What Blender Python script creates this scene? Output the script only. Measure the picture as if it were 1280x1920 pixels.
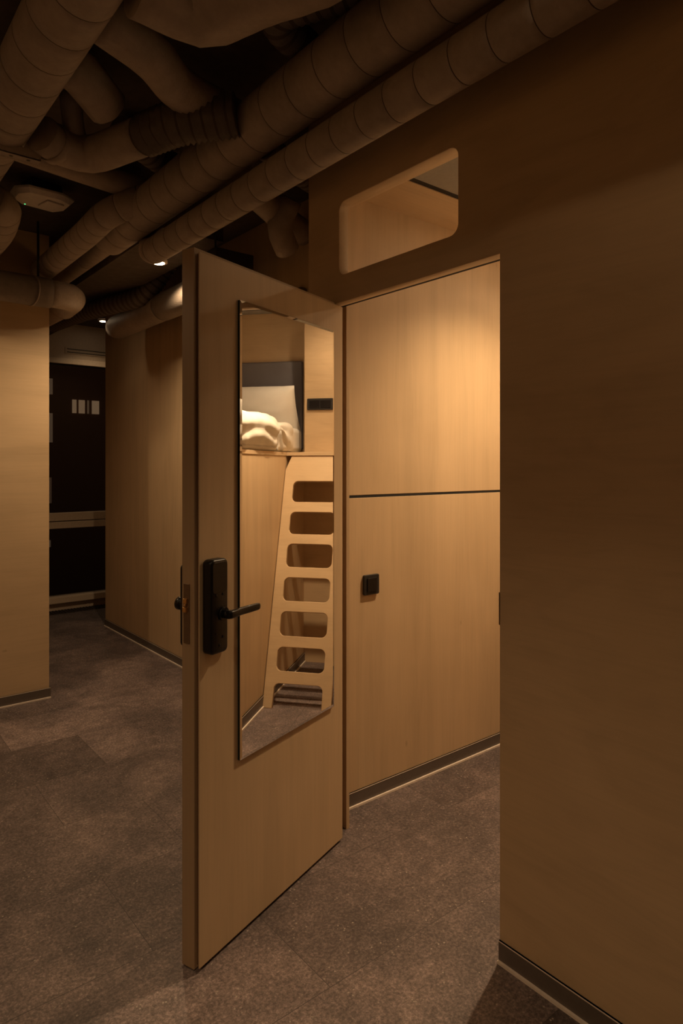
import bpy, bmesh, math, random
from mathutils import Vector, Matrix, noise
random.seed(7)
PI = math.pi
SC = bpy.context.scene
COL = SC.collection
for o in list(bpy.data.objects):
    bpy.data.objects.remove(o)

# ------------------------------------------------------------------ camera
# world frame: X runs into the small bedroom (perpendicular to the corridor wall),
# Y runs down the corridor, Z up, metres.  Corridor wall = plane x 0.
cam_d = bpy.data.cameras.new('camera')
cam = bpy.data.objects.new('camera', cam_d)
COL.objects.link(cam)
cam.location = (-1.6034, -1.2313, 1.478)
cam.rotation_euler = (PI/2, 0, -math.radians(39.0))
cam_d.sensor_fit = 'HORIZONTAL'
cam_d.sensor_width = 36
cam_d.lens = 36*1236/1280
cam_d.shift_y = -87/1280
cam_d.clip_start = .02
SC.camera = cam

# ------------------------------------------------------------------ world + exposure
W = bpy.data.worlds.new('night'); SC.world = W; W.use_nodes = True
bg = W.node_tree.nodes['Background']
bg.inputs[0].default_value = (.012, .016, .03, 1); bg.inputs[1].default_value = .06
SC.view_settings.view_transform = 'Standard'
SC.view_settings.look = 'None'
SC.view_settings.gamma = 1
SC.view_settings.use_curve_mapping = False
SC.view_settings.exposure = 0.0

WARM = (1.0, .69, .39)
# downlights: (x, y, z of the lens, power, half cone deg, visible in photo?, label)
BED_LIGHTS = [
    (.98, .32, 2.622, 132, 64, 1.0, 'round recessed downlight over the bedroom floor near its doorway'),
    (1.60, .40, 2.622, 21, 78, .7, 'round recessed downlight in front of the bedroom ladder'),
]
HALL_LIGHTS = [
    (.023, 2.509, 2.688, 76, 73, .7, 'glowing round ceiling downlight with a starry flare, beside the long spiral duct'),
    (.700, 5.40, 2.925, 9, 62, .8, 'small glowing round downlight in front of the far window'),
    (-1.75, 2.25, 2.925, 36, 68, .12, 'round ceiling downlight lighting the end of the left plywood wall'),
    (.10, 4.05, 2.688, 2.5, 62, 1.0, 'added fill downlight in the dark bulkhead, hidden behind the sagging corrugated duct'),  # added to brighten the passage wall; no lamp known at this spot
    (-1.54, -.60, 2.925, 14, 47, .35, 'round ceiling downlight just in front of the viewer'),
    (-.55, -.90, 2.925, 4, 72, .3, 'round ceiling downlight tucked beside the fat spiral duct'),
    (-2.90, -1.60, 2.925, 70, 66, .6, 'added unseen fill downlight by the corridor wall behind the viewer'),  # added out of view to bounce ambient light off the plywood
    (-2.90, .30, 2.925, 22, 66, .6, 'added unseen fill downlight over the left side of the corridor'),  # second unseen addition, lifting the bounced light in the corridor
]

# ------------------------------------------------------------------ materials
def newmat(name):
    m = bpy.data.materials.new(name); m.use_nodes = True
    nt = m.node_tree
    return m, nt, nt.nodes['Principled BSDF']
def N(nt, t, **kw):
    n = nt.nodes.new(t)
    for k, v in kw.items():
        setattr(n, k, v)
    return n
def mixc(nt, fac, a, b, blend='MIX'):
    n = N(nt, 'ShaderNodeMix', data_type='RGBA', blend_type=blend)
    for i, v in ((0, fac), (6, a), (7, b)):
        if isinstance(v, (int, float)): n.inputs[i].default_value = v
        elif isinstance(v, tuple): n.inputs[i].default_value = (*v, 1) if len(v) == 3 else v
        else: nt.links.new(v, n.inputs[i])
    return n.outputs[2]
def noise_tex(nt, vec, scale, detail=3, rough=.5, dist=0):
    n = N(nt, 'ShaderNodeTexNoise'); n.inputs['Scale'].default_value = scale
    n.inputs['Detail'].default_value = detail; n.inputs['Roughness'].default_value = rough
    n.inputs['Distortion'].default_value = dist
    nt.links.new(vec, n.inputs['Vector']); return n.outputs['Fac']
def mapping(nt, scale=(1, 1, 1), loc=(0, 0, 0), rot=(0, 0, 0)):
    tc = N(nt, 'ShaderNodeTexCoord'); mp = N(nt, 'ShaderNodeMapping')
    mp.inputs['Scale'].default_value = scale; mp.inputs['Location'].default_value = loc; mp.inputs['Rotation'].default_value = rot
    nt.links.new(tc.outputs['Object'], mp.inputs['Vector']); return mp.outputs[0]
def ramp(nt, fac, stops):
    r = N(nt, 'ShaderNodeValToRGB'); e = r.color_ramp.elements
    while len(e) < len(stops): e.new(.5)
    for el, (p, c) in zip(e, stops):
        el.position = p; el.color = (*c, 1) if len(c) == 3 else c
    nt.links.new(fac, r.inputs[0]); return r.outputs[0]
def g3(v): return (v, v, v)

def ply(name, grain, base=(.60, .44, .275), rough=.5, knots=True, ani=.5):
    """birch plywood; grain: axis along which the fibres run ('x','y','z')"""
    m, nt, b = newmat(name)
    s = {'x': (ani, 6, 6), 'y': (6, ani, 6), 'z': (6, 6, ani)}[grain]
    fine = {'x': (3, 90, 90), 'y': (90, 3, 90), 'z': (90, 90, 3)}[grain]
    f1 = noise_tex(nt, mapping(nt, s), 1.2, 4, .55, 1.6)
    f2 = noise_tex(nt, mapping(nt, fine), 1.0, 3, .6, .3)
    f3 = noise_tex(nt, mapping(nt, (1.3, 1.3, 1.3), (3, 1, 2)), 1.3, 3, .5, .8)
    dark = tuple(c*.90 for c in base); light = tuple(min(1, c*1.05) for c in base)
    c = ramp(nt, f1, [(.28, dark), (.5, base), (.72, light)])
    c = mixc(nt, .55, c, ramp(nt, f2, [(.25, g3(.90)), (.6, g3(1.0))]), 'MULTIPLY')
    c = mixc(nt, .6, c, ramp(nt, f3, [(.3, (.86, .84, .80)), (.65, g3(1.0))]), 'MULTIPLY')
    if knots:
        v = N(nt, 'ShaderNodeTexVoronoi'); v.inputs['Scale'].default_value = 3.1
        ks = {'x': (.8, 1.6, 1.6), 'y': (1.6, .8, 1.6), 'z': (1.6, 1.6, .8)}[grain]
        nt.links.new(mapping(nt, ks), v.inputs['Vector'])
        k = ramp(nt, v.outputs['Distance'], [(.018, g3(.62)), (.045, g3(1))])
        c = mixc(nt, .5, c, k, 'MULTIPLY')
    nt.links.new(c, b.inputs['Base Color'])
    b.inputs['Roughness'].default_value = rough
    b.inputs['Specular IOR Level'].default_value = .35
    return m

def plain(name, col, rough=.5, metal=0, spec=.5, bump=0, bscale=60, var=0):
    m, nt, b = newmat(name)
    b.inputs['Base Color'].default_value = (*col, 1)
    b.inputs['Roughness'].default_value = rough; b.inputs['Metallic'].default_value = metal
    b.inputs['Specular IOR Level'].default_value = spec
    f = noise_tex(nt, mapping(nt), bscale, 4, .6)
    v = var or .06
    c = ramp(nt, f, [(.3, tuple(x*(1-v) for x in col)), (.7, tuple(min(1, x*(1+v)) for x in col))])
    nt.links.new(c, b.inputs['Base Color'])
    if bump:
        bp = N(nt, 'ShaderNodeBump'); bp.inputs['Strength'].default_value = bump; bp.inputs['Distance'].default_value = .004
        nt.links.new(f, bp.inputs['Height']); nt.links.new(bp.outputs[0], b.inputs['Normal'])
    return m

def ply_edge(name, across='y'):
    """plywood edge: thin layer stripes across the thickness"""
    m, nt, b = newmat(name)
    w = N(nt, 'ShaderNodeTexWave', wave_type='BANDS', bands_direction='Y' if across == 'y' else 'X')
    w.inputs['Scale'].default_value = 60; w.inputs['Distortion'].default_value = .4
    nt.links.new(mapping(nt), w.inputs['Vector'])
    c = ramp(nt, w.outputs['Fac'], [(.2, (.30, .20, .12)), (.8, (.44, .31, .19))])
    nt.links.new(c, b.inputs['Base Color']); b.inputs['Roughness'].default_value = .55
    return m

def floor_mat():
    m, nt, b = newmat('stone_vinyl_floor')
    br = N(nt, 'ShaderNodeTexBrick'); br.offset = .75; br.offset_frequency = 2
    br.inputs['Scale'].default_value = 1; br.inputs['Mortar Size'].default_value = .0012
    br.inputs['Mortar Smooth'].default_value = .2; br.inputs['Brick Width'].default_value = 1.33
    br.inputs['Row Height'].default_value = .45; br.inputs['Bias'].default_value = 0
    br.inputs['Color1'].default_value = (.0, .0, .0, 1); br.inputs['Color2'].default_value = (1, 1, 1, 1)
    br.inputs['Mortar'].default_value = (.5, .5, .5, 1)
    nt.links.new(mapping(nt, (1, 1, 1), (.785+13.3, -.24+9.0, 0)), br.inputs['Vector'])
    big = noise_tex(nt, mapping(nt, (1, 1, 1)), 2.3, 5, .62, .6)
    med = noise_tex(nt, mapping(nt, (1, 1, 1), (5, 5, 0)), 22, 6, .75)
    fine = noise_tex(nt, mapping(nt, (1, 1, 1), (1, 5, 0)), 95, 5, .85)
    c = ramp(nt, big, [(.32, (.100, .079, .077)), (.5, (.158, .121, .115)), (.68, (.25, .190, .175))])
    tile = ramp(nt, br.outputs['Color'], [(0, g3(.62)), (1, g3(1.30))])
    c = mixc(nt, .9, c, tile, 'MULTIPLY')
    c = mixc(nt, .8, c, ramp(nt, med, [(.34, g3(.60)), (.52, g3(.96)), (.72, g3(1.5))]), 'MULTIPLY')
    c = mixc(nt, .8, c, ramp(nt, fine, [(.38, g3(.42)), (.5, g3(.95)), (.62, g3(1.9))]), 'MULTIPLY')
    # pale chips and curled fibre flecks
    v = N(nt, 'ShaderNodeTexVoronoi', feature='F1'); v.inputs['Scale'].default_value = 48
    nt.links.new(mapping(nt), v.inputs['Vector'])
    sel = ramp(nt, noise_tex(nt, mapping(nt, (1, 1, 1), (9, 2, 0)), 11, 3), [(.40, g3(0)), (.60, g3(1))])
    chip = ramp(nt, v.outputs['Distance'], [(.09, g3(1)), (.17, g3(0))])
    chipm = mixc(nt, 1.0, chip, sel, 'MULTIPLY')
    c = mixc(nt, chipm, c, (.42, .36, .31))
    v2 = N(nt, 'ShaderNodeTexVoronoi', feature='F1'); v2.inputs['Scale'].default_value = 9
    v2.inputs['Randomness'].default_value = 1
    nz = N(nt, 'ShaderNodeTexNoise'); nz.inputs['Scale'].default_value = 25
    mp = mapping(nt)
    nt.links.new(mp, nz.inputs['Vector'])
    add = mixc(nt, .06, mp, nz.outputs['Color'], 'ADD')
    nt.links.new(add, v2.inputs['Vector'])
    ring = ramp(nt, v2.outputs['Distance'], [(.10, g3(0)), (.118, g3(1)), (.135, g3(0))])
    brk = ramp(nt, noise_tex(nt, mapping(nt, (1, 1, 1), (2, 7, 0)), 14, 2), [(.55, g3(0)), (.64, g3(1))])
    ringm = mixc(nt, 1.0, ring, brk, 'MULTIPLY')
    c = mixc(nt, ringm, c, (.40, .34, .30))
    c = mixc(nt, br.outputs['Fac'], c, (.06, .05, .048))
    nt.links.new(c, b.inputs['Base Color'])
    b.inputs['Specular IOR Level'].default_value = .4
    r = ramp(nt, med, [(.3, g3(.50)), (.7, g3(.62))])
    nt.links.new(r, b.inputs['Roughness'])
    bp = N(nt, 'ShaderNodeBump'); bp.inputs['Strength'].default_value = .25; bp.inputs['Distance'].default_value = .002
    nt.links.new(fine, bp.inputs['Height']); nt.links.new(bp.outputs[0], b.inputs['Normal'])
    return m

def fabric(name, col, stripes=False, bump=.2):
    m, nt, b = newmat(name)
    f = noise_tex(nt, mapping(nt), 9, 5, .6)
    c = ramp(nt, f, [(.3, tuple(x*.93 for x in col)), (.7, col)])
    if stripes:
        w = N(nt, 'ShaderNodeTexWave', wave_type='BANDS', bands_direction='X'); w.inputs['Scale'].default_value = 16
        nt.links.new(mapping(nt), w.inputs['Vector'])
        c = mixc(nt, .5, c, ramp(nt, w.outputs['Fac'], [(.45, g3(.93)), (.55, g3(1))]), 'MULTIPLY')
    nt.links.new(c, b.inputs['Base Color']); b.inputs['Roughness'].default_value = .9
    b.inputs['Specular IOR Level'].default_value = .15
    bp = N(nt, 'ShaderNodeBump'); bp.inputs['Strength'].default_value = bump; bp.inputs['Distance'].default_value = .003
    nt.links.new(noise_tex(nt, mapping(nt), 260, 3), bp.inputs['Height'])
    nt.links.new(bp.outputs[0], b.inputs['Normal'])
    return m

def duct_mat(name, col, bump=.15, bscale=30):
    m, nt, b = newmat(name)
    f = noise_tex(nt, mapping(nt), 5, 5, .7); f2 = noise_tex(nt, mapping(nt), bscale, 5, .7)
    c = ramp(nt, f, [(.3, tuple(x*.78 for x in col)), (.7, tuple(x*1.12 for x in col))])
    c = mixc(nt, .5, c, ramp(nt, f2, [(.35, g3(.75)), (.6, g3(1))]), 'MULTIPLY')
    nt.links.new(c, b.inputs['Base Color']); b.inputs['Roughness'].default_value = .6
    bp = N(nt, 'ShaderNodeBump'); bp.inputs['Strength'].default_value = bump; bp.inputs['Distance'].default_value = .006
    nt.links.new(f2, bp.inputs['Height']); nt.links.new(bp.outputs[0], b.inputs['Normal'])
    return m

def glass_mat(name, tint=(1, 1, 1), refl=1.45):
    m, nt, b = newmat(name)
    nt.nodes.remove(b)
    out = nt.nodes['Material Output']
    tr = N(nt, 'ShaderNodeBsdfTransparent'); tr.inputs[0].default_value = (*tint, 1)
    gl = N(nt, 'ShaderNodeBsdfGlossy'); gl.inputs['Roughness'].default_value = 0.0
    fr = N(nt, 'ShaderNodeFresnel'); fr.inputs[0].default_value = refl
    mx = N(nt, 'ShaderNodeMixShader')
    geo = N(nt, 'ShaderNodeNewGeometry'); fr2 = N(nt, 'ShaderNodeMath', operation='SUBTRACT'); fr2.inputs[0].default_value = 1
    nt.links.new(geo.outputs['Backfacing'], fr2.inputs[1])
    mul = N(nt, 'ShaderNodeMath', operation='MULTIPLY'); nt.links.new(fr.outputs[0], mul.inputs[0]); nt.links.new(fr2.outputs[0], mul.inputs[1])
    nt.links.new(mul.outputs[0], mx.inputs[0]); nt.links.new(tr.outputs[0], mx.inputs[1]); nt.links.new(gl.outputs[0], mx.inputs[2])
    nt.links.new(mx.outputs[0], out.inputs[0])
    return m

def emit(name, col, s):
    m, nt, b = newmat(name)
    b.inputs['Base Color'].default_value = (*col, 1)
    b.inputs['Emission Color'].default_value = (*col, 1); b.inputs['Emission Strength'].default_value = s
    return m

M = {}
M['ply_z'] = ply('birch_plywood_upright_grain', 'z')
M['ply_y'] = ply('birch_plywood_corridor', 'y', ani=1.6)
M['ply_x'] = ply('birch_plywood_across', 'x')
M['ply_edge'] = ply_edge('plywood_edge', 'y')
M['floor'] = floor_mat()
M['ceiling'] = plain('dark_painted_slab', (.085, .064, .050), .9, bump=.2, bscale=20, var=.2)
M['duct'] = duct_mat('painted_duct', (.37, .305, .255))
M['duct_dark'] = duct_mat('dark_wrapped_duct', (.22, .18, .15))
M['seam_shade'] = plain('duct_seam_shade', (.07, .05, .036), .8)
M['wrap'] = duct_mat('wrapped_duct', (.37, .305, .255), .6, 18)
M['flex'] = duct_mat('flexible_duct', (.14, .11, .088), .3, 40)
M['bare'] = duct_mat('pale_duct_sleeve', (.27, .225, .19), .5, 70)
M['bare_grey'] = duct_mat('pale_grey_sleeve', (.48, .41, .35), .3, 70)
M['base'] = plain('taupe_skirting', (.13, .105, .09), .45, spec=.4)
M['cove_highlight'] = plain('pale_skirting_bead_highlight', (.80, .70, .62), .5)
M['black'] = plain('satin_black_plastic', (.008, .007, .008), .3, spec=.35)
M['blackmatte'] = plain('matte_black_plastic', (.012, .010, .010), .6)
M['rubber'] = plain('black_gasket', (.006, .005, .005), .8)
M['brass'] = plain('worn_brass', (.80, .50, .22), .3, 1)
M['steel'] = plain('brown_strike_steel', (.22, .15, .10), .4, .7)
M['white_plastic'] = plain('white_plastic', (.80, .73, .66), .5)
M['frame'] = plain('cream_window_frame', (.62, .50, .38), .55)
M['grille'] = plain('dark_floor_grille', (.05, .04, .035), .5, .3)
M['linen'] = fabric('white_linen', (.76, .735, .69), True)
M['pillow'] = fabric('white_pillowcase', (.84, .82, .79))
M['head'] = fabric('grey_upholstery', (.19, .18, .20), bump=.5)
M['greyceil'] = plain('grey_ceiling_panel', (.30, .28, .25), .8)
M['mirror'] = plain('mirror_silver', (.90, .91, .90), 0, 1, var=.0001)
M['mirror_edge'] = plain('mirror_ground_edge', (.02, .03, .025), .25)
M['pane'] = glass_mat('clear_pane')
M['night'] = glass_mat('night_window_pane', (.8, .8, .8), 1.5)
M['lens'] = emit('lit_lens', (1.0, .74, .46), 14)
M['lens_bedroom'] = emit('lit_bedroom_lens', (1.0, .72, .44), 190)
M['ring'] = plain('white_trim_ring', (.6, .5, .4), .5)
M['green'] = emit('green_led', (.1, 1, .3), 2)
M['win_lit'] = emit('lit_far_window', (1.0, .66, .38), .13)
M['win_dim'] = emit('dim_far_window', (1.0, .74, .5), .035)
M['win_faint'] = emit('faint_far_window', (1.0, .72, .5), .012)
M['brick'] = plain('dark_brick', (.16, .08, .05), .9, var=.2)
M['rebate'] = plain('brown_rebate', (.16, .09, .05), .6)
M['rod'] = plain('black_rod', (.02, .015, .012), .5)

# ------------------------------------------------------------------ helpers
def link(o, parent=None):
    COL.objects.link(o)
    if parent is not None: o.parent = parent
    return o
def meshobj(name, bm, mats, parent=None, smooth=False, bevel=0, segs=2):
    bmesh.ops.recalc_face_normals(bm, faces=bm.faces)
    me = bpy.data.meshes.new(name); bm.to_mesh(me); bm.free()
    for m in (mats if isinstance(mats, (list, tuple)) else [mats]):
        me.materials.append(M[m] if isinstance(m, str) else m)
    if smooth:
        for p in me.polygons: p.use_smooth = True
    o = bpy.data.objects.new(name, me); link(o, parent)
    if bevel:
        md = o.modifiers.new('bevel', 'BEVEL'); md.width = bevel; md.segments = segs; md.limit_method = 'ANGLE'
        md.angle_limit = math.radians(35)
        for p in me.polygons: p.use_smooth = True
        md.harden_normals = True
    return o
def empty(name, loc=(0, 0, 0), rz=0):
    o = bpy.data.objects.new(name, None); o.location = loc; o.rotation_euler = (0, 0, rz); o.empty_display_size = .1
    return link(o)
def tag(o, label=None, cat=None, group=None, kind=None):
    if label: o['label'] = label
    if cat: o['category'] = cat
    if group: o['group'] = group
    if kind: o['kind'] = kind
    return o
def struct(o, label=None):
    o['kind'] = 'structure'
    if label: o['label'] = label
    return o
def box(bm, x0, x1, y0, y1, z0, z1, mi=0, mat=None):
    vs = [Vector((x, y, z)) for x in (x0, x1) for y in (y0, y1) for z in (z0, z1)]
    if mat: vs = [mat @ v for v in vs]
    v = [bm.verts.new(p) for p in vs]
    for q in ((0, 1, 3, 2), (4, 6, 7, 5), (0, 4, 5, 1), (2, 3, 7, 6), (0, 2, 6, 4), (1, 5, 7, 3)):
        f = bm.faces.new([v[i] for i in q]); f.material_index = mi
    return v
def BX(name, x0, x1, y0, y1, z0, z1, mat, parent=None, bevel=0):
    bm = bmesh.new(); box(bm, x0, x1, y0, y1, z0, z1)
    return meshobj(name, bm, mat, parent, bevel=bevel)
def rrect(x0, x1, y0, y1, r, n=8, corners=(1, 1, 1, 1)):
    """rounded rectangle, ccw, corners order: BL BR TR TL"""
    pts = []
    for (cx, cy, a0, k, px, py) in ((x0+r, y0+r, PI, 0, x0, y0), (x1-r, y0+r, 1.5*PI, 1, x1, y0), (x1-r, y1-r, 0, 2, x1, y1), (x0+r, y1-r, .5*PI, 3, x0, y1)):
        if corners[k]:
            for i in range(n+1):
                a = a0 + .5*PI*i/n; pts.append((cx+r*math.cos(a), cy+r*math.sin(a)))
        else: pts.append((px, py))
    return pts
def plate(name, outline, holes, thick, mats, matrix, parent=None, bevel=.0015):
    """flat board of given outline with holes; local xy is the face, extruded along local +z from 0 to thick"""
    cu = bpy.data.curves.new('tmp', 'CURVE'); cu.dimensions = '2D'; cu.fill_mode = 'BOTH'
    cu.extrude = thick/2-bevel; cu.bevel_depth = bevel; cu.bevel_resolution = 1; cu.offset = -bevel
    for pts in [outline]+list(holes):
        sp = cu.splines.new('POLY'); sp.points.add(len(pts)-1)
        for p, q in zip(sp.points, pts): p.co = (q[0], q[1], 0, 1)
        sp.use_cyclic_u = True
    to = bpy.data.objects.new('tmp', cu); COL.objects.link(to)
    dg = bpy.context.evaluated_depsgraph_get(); dg.update()
    me = bpy.data.meshes.new_from_object(to.evaluated_get(dg))
    bpy.data.objects.remove(to); bpy.data.curves.remove(cu)
    me.name = name
    me.transform(matrix @ Matrix.Translation((0, 0, thick/2)))
    me.materials.clear()
    for m in (mats if isinstance(mats, (list, tuple)) else [mats]): me.materials.append(M[m])
    bm = bmesh.new(); bm.from_mesh(me); bmesh.ops.remove_doubles(bm, verts=bm.verts, dist=1e-5)
    bmesh.ops.recalc_face_normals(bm, faces=bm.faces); bm.to_mesh(me); bm.free()
    o = bpy.data.objects.new(name, me); return link(o, parent)
def frame_mat(origin, ex, ey, ez):
    m = Matrix.Identity(4)
    for i, e in enumerate((ex, ey, ez)):
        for j in range(3): m[j][i] = e[j]
    for j in range(3): m[j][3] = origin[j]
    return m
# board standing in plane x = const: local x -> world y, local y -> world z, thickness -> +x
def MX(x): return frame_mat((x, 0, 0), (0, 1, 0), (0, 0, 1), (1, 0, 0))

def bend_path(pts, rb=.12, n=6):
    """round the corners of a polyline"""
    P = [Vector(p) for p in pts]; out = [P[0]]
    for i in range(1, len(P)-1):
        a, b, c = P[i-1], P[i], P[i+1]
        d1 = (a-b); d2 = (c-b); t = min(rb, d1.length*.45, d2.length*.45)
        p0 = b+d1.normalized()*t; p1 = b+d2.normalized()*t
        for k in range(n+1):
            s = k/n; out.append(p0*(1-s)**2 + b*2*s*(1-s) + p1*s*s)
    out.append(P[-1]); return out
def tube(bm, pts, r, seg=32, rings=None, corr=0, cap=True, mi=0, rumple=0, seed=0, step=.04):
    """tube along a polyline. rings: spacing of dark seam grooves. corr: corrugation depth, with groove shade painted dark. rumple: wrinkle depth"""
    P = [Vector(p) for p in pts]
    # resample
    L = [0]
    for a, b in zip(P, P[1:]): L.append(L[-1]+(b-a).length)
    tot = L[-1]
    stations = set()
    if corr:
        k = int(tot/.011)
        ss = [(tot*i/k, (corr if i % 2 else 0), (1 if i % 4 == 0 else 0)) for i in range(k+1)]  # some corrugation grooves take the dark material, as painted shade
    else:
        n = max(1, int(tot/step)); ss = [(tot*i/n, 0, 0) for i in range(n+1)]
        if rings:
            k = int(tot/rings)
            for i in range(1, k+1):
                c = i*rings
                if c < tot-.01:
                    ss = [s for s in ss if abs(s[0]-c) > .006]
                    ss += [(c-.0014, 0, 1), (c-.0008, -.0012, 1), (c+.0008, -.0012, 1), (c+.0014, 0, 0)]
            ss.sort()
    def at(s):
        for i in range(len(L)-1):
            if s <= L[i+1]+1e-9:
                u = (s-L[i])/max(1e-9, L[i+1]-L[i]); return P[i].lerp(P[i+1], u), (P[i+1]-P[i]).normalized()
        return P[-1], (P[-1]-P[-2]).normalized()
    prev = None; rows = []
    up = None
    for (s, dr, sm) in ss:
        p, t = at(s)
        p2, t2 = at(min(tot, s+.01)); t = (t+t2).normalized()
        if up is None:
            up = Vector((0, 0, 1)) if abs(t.z) < .9 else Vector((1, 0, 0))
        x = t.cross(up).normalized(); up = x.cross(t).normalized()
        row = []
        for k in range(seg):
            a = 2*PI*k/seg
            d = x*math.cos(a)+up*math.sin(a); rr = r+dr
            if rumple:
                q = p*7+d*2+Vector((seed, seed*2, 0))
                rr += rumple*(noise.noise(q)*.9+noise.noise(q*3)*.5)
            row.append(bm.verts.new(p+d*rr))
        rows.append((row, sm))
    for (a, sa), (b, _) in zip(rows, rows[1:]):
        for k in range(seg):
            f = bm.faces.new((a[k], a[(k+1) % seg], b[(k+1) % seg], b[k])); f.smooth = True
            f.material_index = 1 if sa else mi
    if cap:
        f = bm.faces.new(rows[0][0]); f.material_index = mi
        f = bm.faces.new(list(reversed(rows[-1][0]))); f.material_index = mi
def cyl(bm, c, r, h, axis='z', seg=32, mi=0, r2=None):
    r2 = r if r2 is None else r2
    ax = {'x': Vector((1, 0, 0)), 'y': Vector((0, 1, 0)), 'z': Vector((0, 0, 1))}[axis] if isinstance(axis, str) else Vector(axis).normalized()
    u = ax.orthogonal().normalized(); w = ax.cross(u); c = Vector(c)
    A = [bm.verts.new(c+(u*math.cos(2*PI*k/seg)+w*math.sin(2*PI*k/seg))*r) for k in range(seg)]
    B = [bm.verts.new(c+ax*h+(u*math.cos(2*PI*k/seg)+w*math.sin(2*PI*k/seg))*r2) for k in range(seg)]
    for k in range(seg):
        f = bm.faces.new((A[k], A[(k+1) % seg], B[(k+1) % seg], B[k])); f.smooth = True; f.material_index = mi
    bm.faces.new(A).material_index = mi; bm.faces.new(B).material_index = mi

CEIL = 2.94; RC = 2.64
# ------------------------------------------------------------------ structure
o = BX('floor', -3.6, 3.0, -4.6, 6.1, -.1, 0, 'floor'); struct(o)
o = BX('ceiling', -3.6, 3.0, -4.6, 6.1, CEIL, CEIL+.12, 'ceiling'); struct(o)

# corridor wall with the doorway and the transom window
DO = .86
outl = [(-4.5, 0), (0, 0), (0, 2.11), (DO, 2.11), (DO, 0), (.965, 0), (.965, CEIL), (-4.5, CEIL)]
win = rrect(.162, .764, 2.215, 2.497, .035, 8)
wa = plate('wall_corridor', outl, [win], .045, 'ply_y', MX(0), bevel=.0025); struct(wa)
outl2 = [(-4.5, 0), (-.012, 0), (-.012, 2.135), (DO+.004, 2.135), (DO+.004, 0), (.965, 0), (.965, CEIL), (-4.5, CEIL)]
win2 = rrect(.10, .85, 2.19, 2.524, .02, 8)
wb = plate('wall_corridor_lining', outl2, [win2], .065, 'ply_y', MX(.0455), bevel=.002); struct(wb)
bm = bmesh.new(); box(bm, .047, .062, -.011, DO, 2.112, 2.1345); 
o = meshobj('trim_1', bm, 'rubber'); struct(o)
# transom pane
wroot = plate('window_1', rrect(.140, .785, 2.198, 2.515, .03, 8), [], .006, 'pane', MX(.0465), bevel=.0008); struct(wroot)
plate('pane_edge_gleam', rrect(.150, .7725, 2.204, 2.5065, .036, 8), [rrect(.158, .7665, 2.2115, 2.5005, .034, 8)], .004, 'ring', MX(.0415), wroot, bevel=.0008)  # pale ring added in place of the gleam along the pane's edge

# bedroom shell
def panel(name, *a, mat='ply_z'):
    o = BX(name, *a, mat, bevel=.0015); struct(o); return o
panel('wall_bedroom_left_lower', .111, 2.30, .957, .966, 0, 1.337)
panel('wall_bedroom_left_upper', .111, 2.30, .957, .966, 1.349, CEIL)
o = BX('trim_2', .1105, 2.30, .9585, .966, 1.337, 1.349, 'rubber'); struct(o)
panel('wall_bedroom_end', 2.301, 2.34, -.96, .966, 0, CEIL, mat='ply_y')
panel('wall_bedroom_right', .111, 2.30, -.96, -.935, 0, CEIL, mat='ply_x')
panel('wall_bedroom_alcove', 2.06, 2.30, .052, .9565, 1.571, RC-.001, mat='ply_y')
# bedroom ceiling: plywood strip, dark reveal, grey panels
o = BX('ceiling_bedroom_plywood', .111, 2.30, .690, .9565, RC, RC+.018, 'ply_x'); struct(o)
o = BX('ceiling_bedroom_reveal', .111, 2.30, .650, .690, RC+.004, RC+.018, 'rubber'); struct(o)
o = BX('ceiling_bedroom_grey', .111, 2.30, -.934, .650, RC-.003, RC+.018, 'greyceil'); struct(o)

o = BX('ceiling_bulkhead', -.185, .165, 1.98, 5.81, 2.702, CEIL-.0005, 'ceiling'); struct(o)
# left plywood wall and the far wall on the right of the passage
panel('wall_left', -3.4, -.408, 3.20, 3.22, 0, CEIL, mat='ply_x')
panel('wall_left_return', -.428, -.408, 3.221, 5.80, 0, CEIL, mat='ply_y')
panel('wall_passage', .53, .56, .967, 4.86, 0, CEIL, mat='ply_z')
panel('wall_passage_return', .561, 2.9, 4.84, 4.86, 0, CEIL, mat='ply_x')
panel('wall_corridor_far_side', -3.42, -3.401, -4.5, 3.22, 0, CEIL, mat='ply_y')
panel('wall_behind', -3.4, -.001, -4.52, -4.501, 0, CEIL, mat='ply_x')

def baseboard(name, x0, x1, y0, y1, axis, side, h=.066):
    """axis: direction it runs; side: outward normal sign"""
    t = .006; b = .014
    bm = bmesh.new()
    if axis == 'x':
        box(bm, x0, x1, y0, y0+side*t, .009, h, 0)
        box(bm, x0, x1, y0, y0+side*b, 0.0005, .009, 1)
        box(bm, x0, x1, y0, y0+side*(t+.001), h-.003, h, 1)  # pale strip painted as the highlight on the top edge
    else:
        box(bm, x0, x0+side*t, y0, y1, .009, h, 0)
        box(bm, x0, x0+side*b, y0, y1, 0.0005, .009, 1)
        box(bm, x0, x0+side*(t+.001), y0, y1, h-.003, h, 1)  # same painted highlight along the top
    o = meshobj(name, bm, ['base', 'cove_highlight']); struct(o); return o
baseboard('baseboard_bedroom', .112, 2.30, .9565, 0, 'x', -1)
baseboard('baseboard_corridor', -.0005, 0, -4.5, -.001, 'y', -1)
baseboard('baseboard_left', -3.4, -.40, 3.1995, 0, 'x', -1)
baseboard('baseboard_passage', .5295, 0, 1.0, 4.86, 'y', -1)
baseboard('baseboard_bunk', .112, 2.30, -.0165, 0, 'x', 1, .07)

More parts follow.
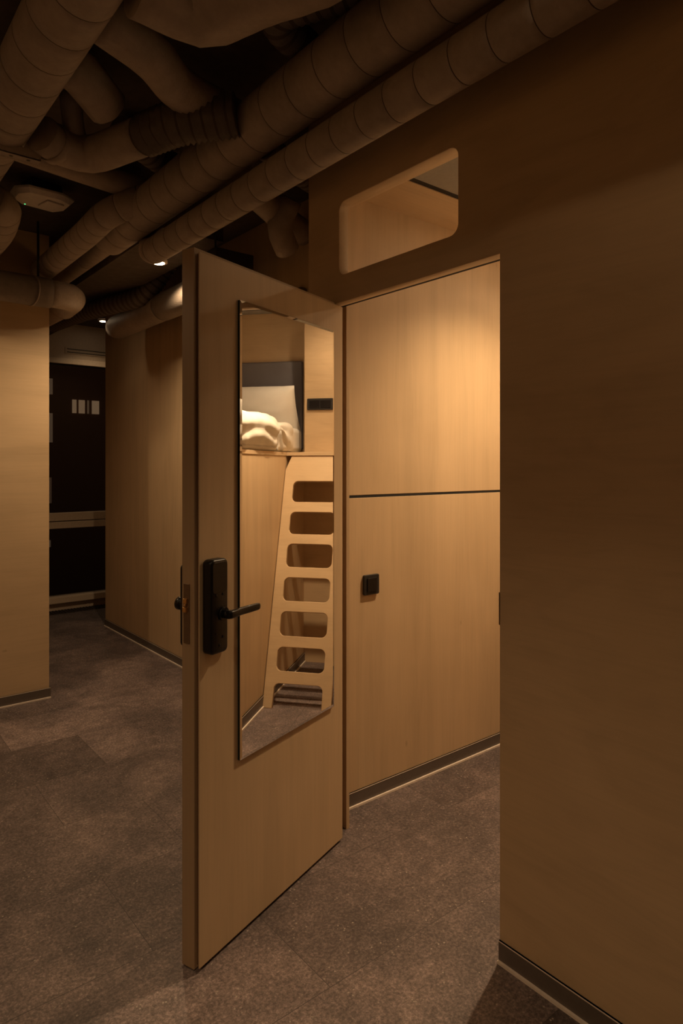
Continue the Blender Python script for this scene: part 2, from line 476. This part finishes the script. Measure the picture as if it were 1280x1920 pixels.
# ------------------------------------------------------------------ far window wall
WY = 5.80
bm = bmesh.new()
box(bm, -.405, 2.9, WY+.02, WY+.16, 2.52, CEIL)
o = meshobj('wall_window_header', bm, 'frame'); struct(o)
o = BX('wall_window_right', 2.2, 2.9, WY+.03, WY+.15, .08, 2.52, 'frame'); struct(o)
o = BX('wall_window_base', -.405, 2.9, WY+.02, WY+.16, 0, .085, 'frame'); struct(o)
wr = empty('window_2', (0, WY, 0)); struct(wr)
def wbox(name, x0, x1, d0, d1, z0, z1, mat, bevel=.003):
    return BX(name, x0, x1, d0, d1, z0, z1, mat, wr, bevel)
wbox('window_head', -.40, 2.2, -.02, .10, 2.52, 2.575, 'frame')
wbox('window_rail', -.40, 2.2, -.015, .08, .915, .995, 'frame')
wbox('window_rail', -.40, 2.2, -.022, .08, .838, .905, 'frame')
wbox('window_sill', -.40, 2.2, -.05, .10, .082, .142, 'frame')
wbox('window_pane', -.40, 2.2, .04, .048, .995, 2.52, 'night', 0)
wbox('window_pane', -.40, 2.2, .04, .048, .142, .838, 'night', 0)
# slot vent in the header
t = empty('slot_vent', (.69, WY+.02, 2.665)); tag(t, 'slim cream slot vent in the header above the far window', 'vent')
BX('vent_frame', -.24, .24, -.008, 0, -.032, .032, 'frame', t, .002)
for k in range(3): BX('slat', -.22, .22, -.011, -.0085, -.021+k*.016, -.013+k*.016, 'grille' if k != 1 else 'frame', t)
# floor grille
t = empty('floor_grille', (.9, 5.71, 0)); tag(t, 'long dark trench heater grille in the floor under the far window', 'grille')
BX('grille_frame', -1.3, 1.3, -.075, .075, .0005, .005, 'grille', t, 0)
bm = bmesh.new()
for k in range(85): box(bm, -1.29+k*.0305, -1.278+k*.0305, -.065, .065, .0055, .012)
o = meshobj('grille_bars', bm, 'grille', t); o['kind'] = 'stuff'

# building across the street, in the night
b = empty('building', (-1, 15, -2)); tag(b, 'dark brick building across the street with a few lit windows', 'building')
bm = bmesh.new(); box(bm, -14, 10, 0, 2, -6, 16)
meshobj('facade', bm, 'brick', b)
WINS = [(4.29, 4.385, 4.73, 5.05, 'win_lit'), (4.44, 4.58, 4.73, 5.05, 'win_lit'), (4.64, 4.68, 4.73, 5.05, 'win_dim'), (4.75, 4.92, 4.73, 5.05, 'win_lit'),
        (3.30, 3.845, 5.14, 5.51, 'win_dim'), (3.30, 3.845, 4.02, 4.70, 'win_dim'), (3.30, 3.82, 2.6, 3.2, 'win_faint'), (3.55, 3.80, 1.58, 1.74, 'win_dim')]
for (x0, x1, z0, z1, m) in WINS:
    BX('window', x0, x1, -.03, -.005, z0, z1, m, b)

t = empty('facade_fill_lamp', (4.2, 9.5, -2)); tag(t, 'added unseen lamp outside, lighting the brick facade beyond the far window', 'added lamp')  # unseen lamp added to light the facade; none known there
bm = bmesh.new(); cyl(bm, (0, 0, -3), .06, 8.9); meshobj('pole', bm, 'rod', t)
bm = bmesh.new(); cyl(bm, (0, 0, 5.9), .16, .25, r2=.1); meshobj('lantern', bm, 'lens', t)
L = bpy.data.lights.new('lamp', 'POINT'); L.energy = 26; L.color = (1, .6, .3); L.shadow_soft_size = .1
lo = bpy.data.objects.new('lamp', L); lo.location = (0, .4, 5.7); link(lo, t)

# ------------------------------------------------------------------ the open door
DA = math.atan2(-.3322, -.9432)
door = empty('door', (.03425, .78428, 0), DA)
# local frame: +x along the leaf from the hinge to the lock edge, +y points away behind (corridor face), -y side = room face
# rotation by DA maps +x -> (-.943,-.332); +y -> (.332,-.943) which is the room-face normal
tag(door, 'open plywood door with a tall mirror and black electronic lock', 'door')
bm = bmesh.new(); box(bm, 0, .797, -.0045, 0, .012, 2.102)
meshobj('door_panel', bm, 'ply_z', door, bevel=.0015)
bm = bmesh.new(); box(bm, .003, .788, -.0185, -.0043, .013, 2.100)
meshobj('rebate', bm, 'rebate', door)
bm = bmesh.new(); box(bm, -.006, .800, -.067, -.018, .004, 2.117)
bm.faces.ensure_lookup_table()
meshobj('door_core', bm, ['ply_edge'], door, bevel=.002)
# hinges at the far edge (behind)
for z in (.25, 1.05, 1.9):
    bm = bmesh.new(); cyl(bm, (-.010, -.070, z-.045), .008, .09); meshobj('hinge', bm, 'steel', door)
# latch plate and latch on the edge
BX('latch_plate', .7995, .8025, -.0585, -.0345, .955, 1.13, 'steel', door, .0008)
bm = bmesh.new()
box(bm, .802, .812, -.054, -.041, 1.048, 1.062); box(bm, .802, .8095, -.054, -.041, 1.072, 1.088)
cyl(bm, (.802, -.047, 1.068), .004, .008, 'x', 12)
meshobj('latch', bm, 'brass', door, bevel=.001)
# mirror with bevelled rim
mir = empty('m', (0, 0, 0)); bpy.data.objects.remove(mir)
mx0, mx1, mz0, mz1 = .078, .628, .557, 1.995; bv = .009
bm = bmesh.new()
def ring4(a, y): return [bm.verts.new(p) for p in ((mx0+a, y, mz0+a), (mx1-a, y, mz0+a), (mx1-a, y, mz1-a), (mx0+a, y, mz1-a))]
r0 = ring4(0, .0005); r1 = ring4(0, .0095); r2 = ring4(bv, .0105)
for i in range(4):
    j = (i+1) % 4
    f = bm.faces.new((r0[i], r0[j], r1[j], r1[i])); f.material_index = 1
    bm.faces.new((r1[i], r1[j], r2[j], r2[i]))
bm.faces.new(r2); f = bm.faces.new(r0); f.material_index = 1
mo = meshobj('mirror', bm, ['mirror', 'mirror_edge'], door); mo['label'] = 'tall frameless mirror with bevelled rim'
# electronic lock, room side
lk = None
def rounded_block(name, x0, x1, z0, z1, y0, y1, r, mat, parent, bev=.006):
    mt = frame_mat((0, y0, 0), (1, 0, 0), (0, 0, 1), (0, 1, 0))
    return plate(name, rrect(x0, x1, z0, z1, r, 8), [], y1-y0, mat, mt, parent, bevel=bev)
lk = rounded_block('lock_body', .712, .787, .925, 1.203, .0005, .036, .016, 'black', door, .007)
lk['label'] = 'black electronic lock body'
for p in lk.data.polygons: p.use_smooth = True
rounded_block('battery_cover', .7185, .7805, 1.105, 1.194, .0362, .0375, .010, 'black', lk, .0004)
for z, x in ((1.098, .735), (1.098, .764), (.985, .764), (.972, .735), (.95, .750)):
    bm = bmesh.new(); cyl(bm, (x, .0355, z), .0035, .0035, 'y', 12); meshobj('button', bm, 'blackmatte', lk)
# lever handle
bm = bmesh.new(); cyl(bm, (.735, .036, 1.040), .020, .006, 'y', 32); cyl(bm, (.735, .040, 1.040), .013, .022, 'y', 32)
hd = meshobj('handle', bm, 'black', door); hd['label'] = 'black lever handle'
bm = bmesh.new()
secs = [(.747, .0105, .009), (.735, .012, .011), (.715, .0115, .0095), (.685, .0115, .007), (.640, .0115, .0065), (.605, .0110, .0062), (.597, .0095, .005), (.593, .006, .003)]
rows = []
for (x, hz, hy) in secs:
    row = []
    for k in range(20):
        a = 2*PI*k/20; ca, sa = math.cos(a), math.sin(a)
        ca = math.copysign(abs(ca)**.6, ca); sa = math.copysign(abs(sa)**.6, sa)
        yy = .064 - (.004 if x < .7 else 0)
        row.append(bm.verts.new((x, yy+hy*sa, 1.040+hz*ca)))
    rows.append(row)
for a, c in zip(rows, rows[1:]):
    for k in range(20): f = bm.faces.new((a[k], a[(k+1) % 20], c[(k+1) % 20], c[k])); f.smooth = True
bm.faces.new(rows[0]); bm.faces.new(rows[-1])
meshobj('lever', bm, 'black', hd)
# corridor side of the lock: plate and knob
ob = rounded_block('outer_lock_plate', .725, .797, .94, 1.185, -.078, -.0675, .014, 'black', door, .003)
bm = bmesh.new(); cyl(bm, (.765, -.078, 1.06), .012, -.018, 'y', 24)
for i, (y0, y1, r0_, r1_) in enumerate([(-.094, -.099, .012, .019), (-.099, -.114, .019, .020), (-.114, -.120, .020, .013)]):
    cyl(bm, (.765, y0, 1.06), r0_, y1-y0, 'y', 32, r2=r1_)
meshobj('outer_knob', bm, 'black', door)

# strike plate on the right-hand jamb
t = BX('strike_plate', -.0012, .024, -.0012, .0022, 1.003, 1.10, 'steel', bevel=.0006)
tag(t, 'small dark strike plate on the edge of the door jamb', 'strike plate')
# door frame stop at hinge side
o = BX('trim_3', .098, .113, .838, .862, 0, 2.13, 'ply_z'); struct(o)

# ------------------------------------------------------------------ wall switch and sockets
def switch(name, loc, w, h, n, rot, label, cat):
    t = empty(name, loc, rot); tag(t, label, cat)
    mt = frame_mat((0, 0, 0), (1, 0, 0), (0, 0, 1), (0, -1, 0))
    plate('cover_plate', rrect(-w/2, w/2, -h/2, h/2, .007), [], .012, 'blackmatte', mt, t, .002)
    cw = (w-.026)/n
    for k in range(n):
        cx = -w/2+.013+cw*(k+.5)
        plate('rocker' if cat == 'switch' else 'socket_insert', rrect(cx-cw/2+.003, cx+cw/2-.003, -h/2+.014, h/2-.014, .003), [], .004, 'black',
              frame_mat((0, -.0122, 0), (1, 0, 0), (0, 0, 1), (0, -1, 0)), t, .001)
    return t
switch('light_switch', (.331, .9562, .953), .088, .088, 1, 0, 'square black light switch on the lit plywood bedroom wall', 'switch')
switch('socket_plate', (2.0592, .17, 1.915), .19, .082, 2, -PI/2, 'wide black socket plate on the alcove wall beside the headboard, seen in the mirror', 'socket')

# ------------------------------------------------------------------ bunk, ladder, bedding
bk = empty('bunk_platform', (.112, -.018, 0)); tag(bk, 'plywood bunk platform with a closed side panel, seen in the mirror', 'bunk bed')
X1 = 2.30-.112
BX('side_panel', 0, X1, -.018, 0, 0.001, 1.545, 'ply_z', bk, .001)
BX('deck', 0, X1, -.915, .004, 1.5455, 1.570, 'ply_x', bk, .0015)
BX('landing', 1.84-.112, X1, .0045, .974, 1.5455, 1.570, 'ply_y', bk, .0015)
# ladder: leaning board with rounded openings
sl = math.hypot(1, .336); cz = 1/sl; cx = .336/sl
LM = frame_mat((1.330, 0, .001), (0, 1, 0), (cx, 0, cz), (cz, 0, -cx))
Lz = 1.5435*sl
lad = empty('ladder', (0, 0, 0)); tag(lad, 'leaning plywood ladder board with seven rounded openings, seen in the mirror', 'ladder')
holes = []
for z0, z1 in ((1.235, 1.372), (1.027, 1.169), (.821, .965), (.615, .756), (.410, .552), (.210, .345)):
    holes.append(rrect(.050, .355, z0*sl, z1*sl, .035, 8))
fo = [(-.014, 0), (.048, 0), (.048, .10)]
fo += [(.048+.035-.035*math.cos(a*PI/16), .140*sl-.035+.035*math.sin(a*PI/16)) for a in range(0, 9)]
fo += [(.355-.035+.035*math.sin(a*PI/16), .140*sl-.035+.035*math.cos(a*PI/16)) for a in range(0, 9)]
fo += [(.355, .10), (.355, 0), (.417, 0), (.417, Lz), (.022, Lz), (-.014, Lz-.10)]
plate('ladder_board', fo, holes, .024, 'ply_y', LM, lad, .003)
# panel continuing beside the ladder, under the landing
# headboard
hb = empty('headboard', (2.30, 0, 0)); tag(hb, 'dark grey upholstered headboard panel behind the pillow, seen in the mirror', 'headboard')
mt = frame_mat((-.0005, 0, 0), (0, 1, 0), (0, 0, 1), (-1, 0, 0))
o = plate('padded_panel', rrect(-.915, -.020, 1.60, 2.262, .012), [], .045, 'head', mt, hb, .012)
for p in o.data.polygons: p.use_smooth = True
# mattress
bm = bmesh.new(); box(bm, .16, 2.245, -.90, -.012, 1.571, 1.750)
o = meshobj('mattress', bm, 'pillow', bevel=.04, segs=5); tag(o, 'white sheeted mattress on the bunk platform under the duvet', 'mattress')
# pillow: cushion shape leaning on the headboard
def cushion(name, w, h, t, mat):
    bm = bmesh.new(); n = 28
    def surf(sgn):
        g = []
        for i in range(n+1):
            r = []
            for j in range(n+1):
                u = -1+2*i/n; v = -1+2*j/n
                prof = (max(0, 1-abs(u)**2.2)*max(0, 1-abs(v)**2.2))**.5
                px = u*w/2*(1-.05*(1-abs(v)**2)*0-.045*(v*v)*0)
                px = u*w/2*(1-.035*(1-v*v)); pz = v*h/2*(1-.03*(1-u*u))
                wr_ = .006*noise.noise(Vector((u*3, v*3, sgn*2)))+.004*noise.noise(Vector((u*8, v*2.5, sgn)))
                r.append((px, sgn*(t/2*prof+wr_*prof), pz))
            g.append(r)
        return g
    A = surf(1); B = surf(-1)
    va = [[bm.verts.new(p) for p in r] for r in A]
    vb = [[(va[i][j] if (i in (0, n) or j in (0, n)) else bm.verts.new(B[i][j])) for j in range(n+1)] for i in range(n+1)]
    for i in range(n):
        for j in range(n):
            bm.faces.new((va[i][j], va[i+1][j], va[i+1][j+1], va[i][j+1]))
            try: bm.faces.new((vb[i][j], vb[i][j+1], vb[i+1][j+1], vb[i+1][j]))
            except ValueError: pass
    return meshobj(name, bm, mat, smooth=True)
pl = cushion('pillow', .62, .38, .22, 'pillow')
pl.matrix_world = Matrix.Translation((2.125, -.325, 1.885)) @ Matrix.Rotation(PI/2, 4, 'Z') @ Matrix.Rotation(math.radians(-30), 4, 'X')
tag(pl, 'plump white pillow leaning on the dark headboard, seen in the mirror', 'pillow')

# duvet: draped sheet, thick, with folded-back flap
def duvet():
    bm = bmesh.new()
    nx, ny = 150, 90
    x0, x1 = .25, 2.03
    rows = []
    for i in range(nx+1):
        s = i/nx; x = x0+(x1-x0)*s
        row = []
        flap = 1/(1+math.exp((x-1.60)/.007))      # the flap folded back towards the foot
        for j in range(ny+1):
            t = j/ny                                # 0 at wall side, 1 lower front hem
            # profile: flat top from y -.86 to about -.03 then round over and down
            Ltop = .80; Lc = .13; Ld = .13
            d = t*(Ltop+Lc+Ld)
            topz = 1.778+.016*flap
            rr = .075
            if d < Ltop: y = -.86+d; z = topz; nrm = Vector((0, 0, 1))
            elif d < Ltop+Lc:
                a = (d-Ltop)/Lc*PI/2; y = -.06+rr*math.sin(a)*.95; z = topz-rr*(1-math.cos(a)); nrm = Vector((0, math.sin(a), math.cos(a)))
            else:
                y = -.06+rr*.95-.18*(d-Ltop-Lc); z = topz-rr-(d-Ltop-Lc)*.95; nrm = Vector((0, 1, 0))
            # wrinkles
            q = Vector((x*4, y*4, z*4))
            w = .012*noise.noise(q*.8)+.007*noise.noise(q*2.7)
            if flap > .5:
                w += .006*math.sin((z+.02*math.sin(x*9))*70)*min(1, max(0, (t-.75)*6))
                w += .010
            else:
                ph = math.atan2(z-1.74, (x-1.62)+.02)
                w += .011*math.sin(ph*13)*min(1, max(0, (t-.72)*6))
            # crease at the fold
            w -= .028*math.exp(-((x-1.612)/.012)**2)
            # taper at pillow end
            e = max(0, (x-1.90)/.13); w -= .045*e*e
            p = Vector((x+.008*noise.noise(q*1.7), y, z))+nrm*w
            if t > .93: p.z += .010*noise.noise(Vector((x*14, 3, 0)))
            p.z = max(p.z, 1.578)
            row.append(bm.verts.new(p))
        rows.append(row)
    for a, b_ in zip(rows, rows[1:]):
        for j in range(ny): bm.faces.new((a[j], b_[j], b_[j+1], a[j+1]))
    o = meshobj('duvet', bm, 'linen', smooth=True)
    md = o.modifiers.new('thick', 'SOLIDIFY'); md.thickness = .03; md.offset = -1
    tag(o, 'rumpled white striped duvet folded back over the bunk edge, seen in the mirror', 'duvet')
duvet()

# ------------------------------------------------------------------ downlights
def downlight(x, y, z, power, half, blend, label, room):
    t = empty('downlight', (x, y, z)); tag(t, label, 'ceiling light', 'recessed downlights')
    bm = bmesh.new()
    seg = 32; prof = [(.052, .012), (.052, -.002), (.042, -.003), (.0352, -.002)]
    if not room: prof = [(.052, .0145), (.052, 0), (.042, -.003), (.0352, -.002)]
    rows = [[bm.verts.new((r*math.cos(2*PI*k/seg), r*math.sin(2*PI*k/seg), h)) for k in range(seg)] for r, h in prof]
    for a, b_ in zip(rows, rows[1:]):
        for k in range(seg): f = bm.faces.new((a[k], a[(k+1) % seg], b_[(k+1) % seg], b_[k])); f.smooth = True
    meshobj('trim_ring', bm, 'ring', t)
    bm = bmesh.new(); cyl(bm, (0, 0, -.0045), .035, .006); meshobj('lens', bm, 'lens_bedroom' if room else 'lens', t)
    L = bpy.data.lights.new('lamp', 'SPOT'); L.energy = power; L.color = WARM
    L.spot_size = math.radians(2*half); L.spot_blend = blend; L.shadow_soft_size = .022
    lo = bpy.data.objects.new('lamp', L); lo.location = (0, 0, -.012); link(lo, t)
    return t
for a in BED_LIGHTS: downlight(*a, True)
for a in HALL_LIGHTS: downlight(*a, False)

# ------------------------------------------------------------------ ducts
def duct(name, pts, r, mats, label, cat='duct', rb=.12, **kw):
    bm = bmesh.new()
    path = bend_path(pts, rb) if len(pts) > 2 else [Vector(p) for p in pts]
    tube(bm, path, r, **kw)
    o = meshobj(name, bm, mats)
    tag(o, label, cat); return o
S = ['duct', 'seam_shade']
duct('spiral_duct', [(-.22, -4.4, 2.58), (-.22, 2.08, 2.58), (-.11, 2.24, 2.75)], .065, S, 'slimmer of the two long spiral ducts, running along the top of the corridor wall', rings=.128)
big = duct('spiral_duct', [(-.30, -4.4, 2.745), (-.30, 2.42, 2.745)], .098, S, 'fattest long spiral duct, running beside the slim one across the ceiling', rings=.155)
bm = bmesh.new(); tube(bm, [(-.25, 2.38, 2.765), (-.25, 5.7, 2.77)], .056, cap=True, rings=.6)
o = meshobj('reducer_run', bm, S, None); tag(o, 'narrow continuation of the fat spiral duct receding towards the far window', 'duct')
duct('spiral_duct', [(-1.04, -4.4, 2.76), (-1.04, 2.4, 2.76)], .100, S, 'large spiral duct in the top left corner of the picture', rings=.155)
duct('spiral_duct', [(-.938, 2.24, 2.74), (-.86, 2.30, 2.73), (-.82, 2.6, 2.72), (-.82, 3.19, 2.72)], .082, S, 'elbowed spiral duct at the left edge, beside the white access point', rings=.12)
duct('spiral_duct', [(-.26, 1.80, 2.80), (-.46, 1.98, 2.72), (-.46, 2.3, 2.70), (-.46, 3.18, 2.70)], .068, S, 'short spiral duct stub left of the narrow duct, ending at the plywood wall', rings=.11)
W2 = ['wrap', 'seam_shade']
duct('wrapped_duct', [(-.93, .44, 2.79), (-.76, .43, 2.78), (-.60, .05, 2.78), (-.45, -.35, 2.80)], .130, W2, 'bulky cloth-wrapped duct elbow at the top edge of the picture', rb=.04, rumple=.008, seed=3)
duct('wrapped_duct', [(-.94, .75, 2.82), (-.74, .80, 2.80), (-.60, .93, 2.80), (-.33, .97, 2.79)], .072, W2, 'wrapped duct joining the fat spiral duct below the bulky elbow', rb=.08, rumple=.003, seed=5)
duct('wrapped_duct', [(-.94, 1.08, 2.85), (-.86, 1.12, 2.84), (-.745, 1.20, 2.80)], .075, W2, 'short round-ended wrapped duct stub beside the large spiral duct', rumple=.004, seed=8)
duct('wrapped_duct', [(-.83, 1.36, 2.90), (-.80, 1.42, 2.80), (-.775, 1.46, 2.76)], .040, W2, 'little cone-shaped pipe stub under the round-ended duct', rumple=.004, seed=9)
# elbow with collar and flexible end
ew = empty('elbow_duct', (-.72, 1.43, 2.72)); tag(ew, 'wrapped elbow duct with a corrugated neck, above the white access point', 'duct')
bm = bmesh.new(); tube(bm, bend_path([(-.20, -.02, .01), (-.14, .02, 0), (0, .03, 0), (.10, -.26, 0)], .10), .070, rumple=.003, seed=2); meshobj('elbow_body', bm, W2, ew)
bm = bmesh.new(); tube(bm, bend_path([(.10, -.26, 0), (.16, -.40, .01), (.33, -.56, .03)], .1), .068, corr=.010, rumple=.008, seed=4); meshobj('flexible_neck', bm, ['flex', 'seam_shade'], ew)
bm = bmesh.new(); tube(bm, [(-.155, .008, .003), (-.125, .026, 0)], .075); meshobj('collar', bm, ['duct'], ew)
duct('straight_duct', [(-1.0, 1.83, 2.85), (-.56, 1.91, 2.85), (-.30, 1.94, 2.85)], .060, W2, 'straight wrapped duct crossing behind the corrugated elbow')
duct('straight_duct', [(-.60, 1.45, 2.86), (-.36, 1.60, 2.86), (-.25, 1.62, 2.84)], .060, ['flex', 'seam_shade'], 'dark corrugated duct half hidden behind the elbow duct', corr=.004)
duct('flexible_duct', [(-.10, -.2, 2.88), (-.50, .50, 2.88), (-.30, .55, 2.86)], .055, ['flex', 'seam_shade'], 'dark flexible duct in the shadow above the fat spiral duct', corr=.005)
# duct in front of left wall, turning down the passage, with pale sleeve
ew = empty('wrapped_pipe', (-.30, 2.98, 2.52)); tag(ew, 'grey wrapped duct along the left plywood wall with a pale sleeve at its bend', 'duct')
bm = bmesh.new(); tube(bm, [(-2.6, 0, .02), (-.16, 0, .0)], .088, rumple=.002); meshobj('wrapped_run', bm, ['duct_dark', 'seam_shade'], ew)
bm = bmesh.new(); tube(bm, bend_path([(-.17, 0, 0), (-.02, .01, 0), (.0, .30, 0)], .10), .082); meshobj('pale_sleeve', bm, ['bare_grey'], ew)
bm = bmesh.new(); tube(bm, [(.0, .29, 0), (.0, 1.3, .02)], .070, rings=.3); meshobj('receding_run', bm, S, ew)
bm = bmesh.new(); tube(bm, [(-.27, -.006, 0), (-.262, -.004, 0)], .0915); meshobj('tie_band', bm, ['duct'], ew)
duct('flexible_duct', [(.31, 2.98, 2.86), (.20, 3.13, 2.64), (.06, 3.50, 2.62), (-.013, 3.85, 2.62), (-.053, 4.4, 2.63)], .056, ['flex', 'seam_shade'], 'corrugated flexible duct sagging between the two ceiling lights', corr=.009)
ew = empty('side_duct', (.302, 2.15, 2.570)); tag(ew, 'grey duct brightly lit at one end, along the top of the far plywood wall', 'duct')
bm = bmesh.new(); tube(bm, [(0, 0, 0), (0, .92, 0)], .0945, rumple=.001); meshobj('bright_sleeve', bm, ['bare'], ew)
bm = bmesh.new(); tube(bm, [(0, .91, 0), (0, 1.78, 0)], .0915, rumple=.001); meshobj('plain_run', bm, S, ew)
bm = bmesh.new()
tube(bm, [(0, 1.775, 0), (0, 1.825, .004)], .082); meshobj('end_cap', bm, S, ew)
# ducts glimpsed over the open door
duct('branch_duct', [(-.12, 1.30, 2.74), (.30, 1.60, 2.75), (.50, 1.70, 2.75)], .070, S, 'branch duct dropping behind the slim spiral duct above the door')
duct('branch_duct', [(.22, 1.42, 2.78), (.20, 1.50, 2.66), (.30, 1.56, 2.58)], .062, W2, 'small drooping duct elbow above the open door', rb=.08)
duct('flexible_duct', [(-.16, 1.05, 2.78), (.16, 1.22, 2.80), (.50, 1.35, 2.82)], .050, ['flex', 'seam_shade'], 'corrugated duct touching the end of the corridor wall, above the door', corr=.004)
duct('flexible_duct', [(.50, 2.20, 2.36), (.50, 1.70, 2.40)], .050, ['flex', 'seam_shade'], 'dark corrugated duct just over the hinge corner of the door', corr=.005)
t = empty('hanging_box', (.10, 1.95, 2.60)); tag(t, 'dark box hung on a thin black rod behind the top of the door', 'junction box')
BX('box_body', -.05, .18, -.10, .10, -.06, .02, 'rod', t, .006)
bm = bmesh.new(); cyl(bm, (0, 0, .02), .006, .318, seg=12); meshobj('hanger_rod', bm, 'rod', t)
bm = bmesh.new(); cyl(bm, (-.53, 2.98, 2.61), .007, .328, seg=12)
o = meshobj('threaded_rod', bm, 'rod'); tag(o, 'thin black rod hanging from the ceiling to the duct on the left wall', 'rod')
# perforated strut under the large left duct
t = empty('strut_channel', (-1.03, 1.47, 2.64)); tag(t, 'perforated steel strut channel under the large left duct', 'bracket')
bm = bmesh.new(); box(bm, -.32, .12, -.022, .022, 0, .005); box(bm, -.32, .12, -.022, -.018, 0, .035); box(bm, -.32, .12, .018, .022, 0, .035)
meshobj('channel', bm, 'duct', t, bevel=.001)
for k in range(7):
    bm = bmesh.new(); cyl(bm, (-.28+k*.06, 0, -.0008), .007, .0006, seg=12); meshobj('slot', bm, 'rod', t)
bm = bmesh.new(); cyl(bm, (.10, 0, .03), .005, .27, seg=12); meshobj('hanger_rod', bm, 'rod', t)

# wireless access point on a black bracket
t = empty('access_point', (-.665, 2.40, 2.86), math.radians(12)); tag(t, 'white angular access point with a tiny green light, mounted under the ceiling', 'access point')
bm = bmesh.new()
outp = [(-.15, -.03), (-.11, -.10), (.05, -.13), (.13, -.10), (.15, .02), (.12, .09), (-.06, .11), (-.13, .06)]
a = [bm.verts.new((x, y, .0)) for x, y in outp]; c = [bm.verts.new((x*.86, y*.86, -.022)) for x, y in outp]; d = [bm.verts.new((x, y, .012)) for x, y in outp]
for r1_, r2_ in ((d, a), (a, c)):
    for k in range(8): bm.faces.new((r1_[k], r1_[(k+1) % 8], r2_[(k+1) % 8], r2_[k]))
bm.faces.new(c); bm.faces.new(d)
meshobj('casing', bm, 'white_plastic', t, bevel=.003)
BX('front_lid', .0, .09, -.07, .03, -.032, -.0225, 'white_plastic', t, .003)
BX('mounting_bracket', -.07, .09, -.05, .07, .0125, .079, 'rod', t, .003)
bm = bmesh.new(); cyl(bm, (-.045, .078, -.0235), .003, .002, seg=12); meshobj('status_light', bm, 'green', t)
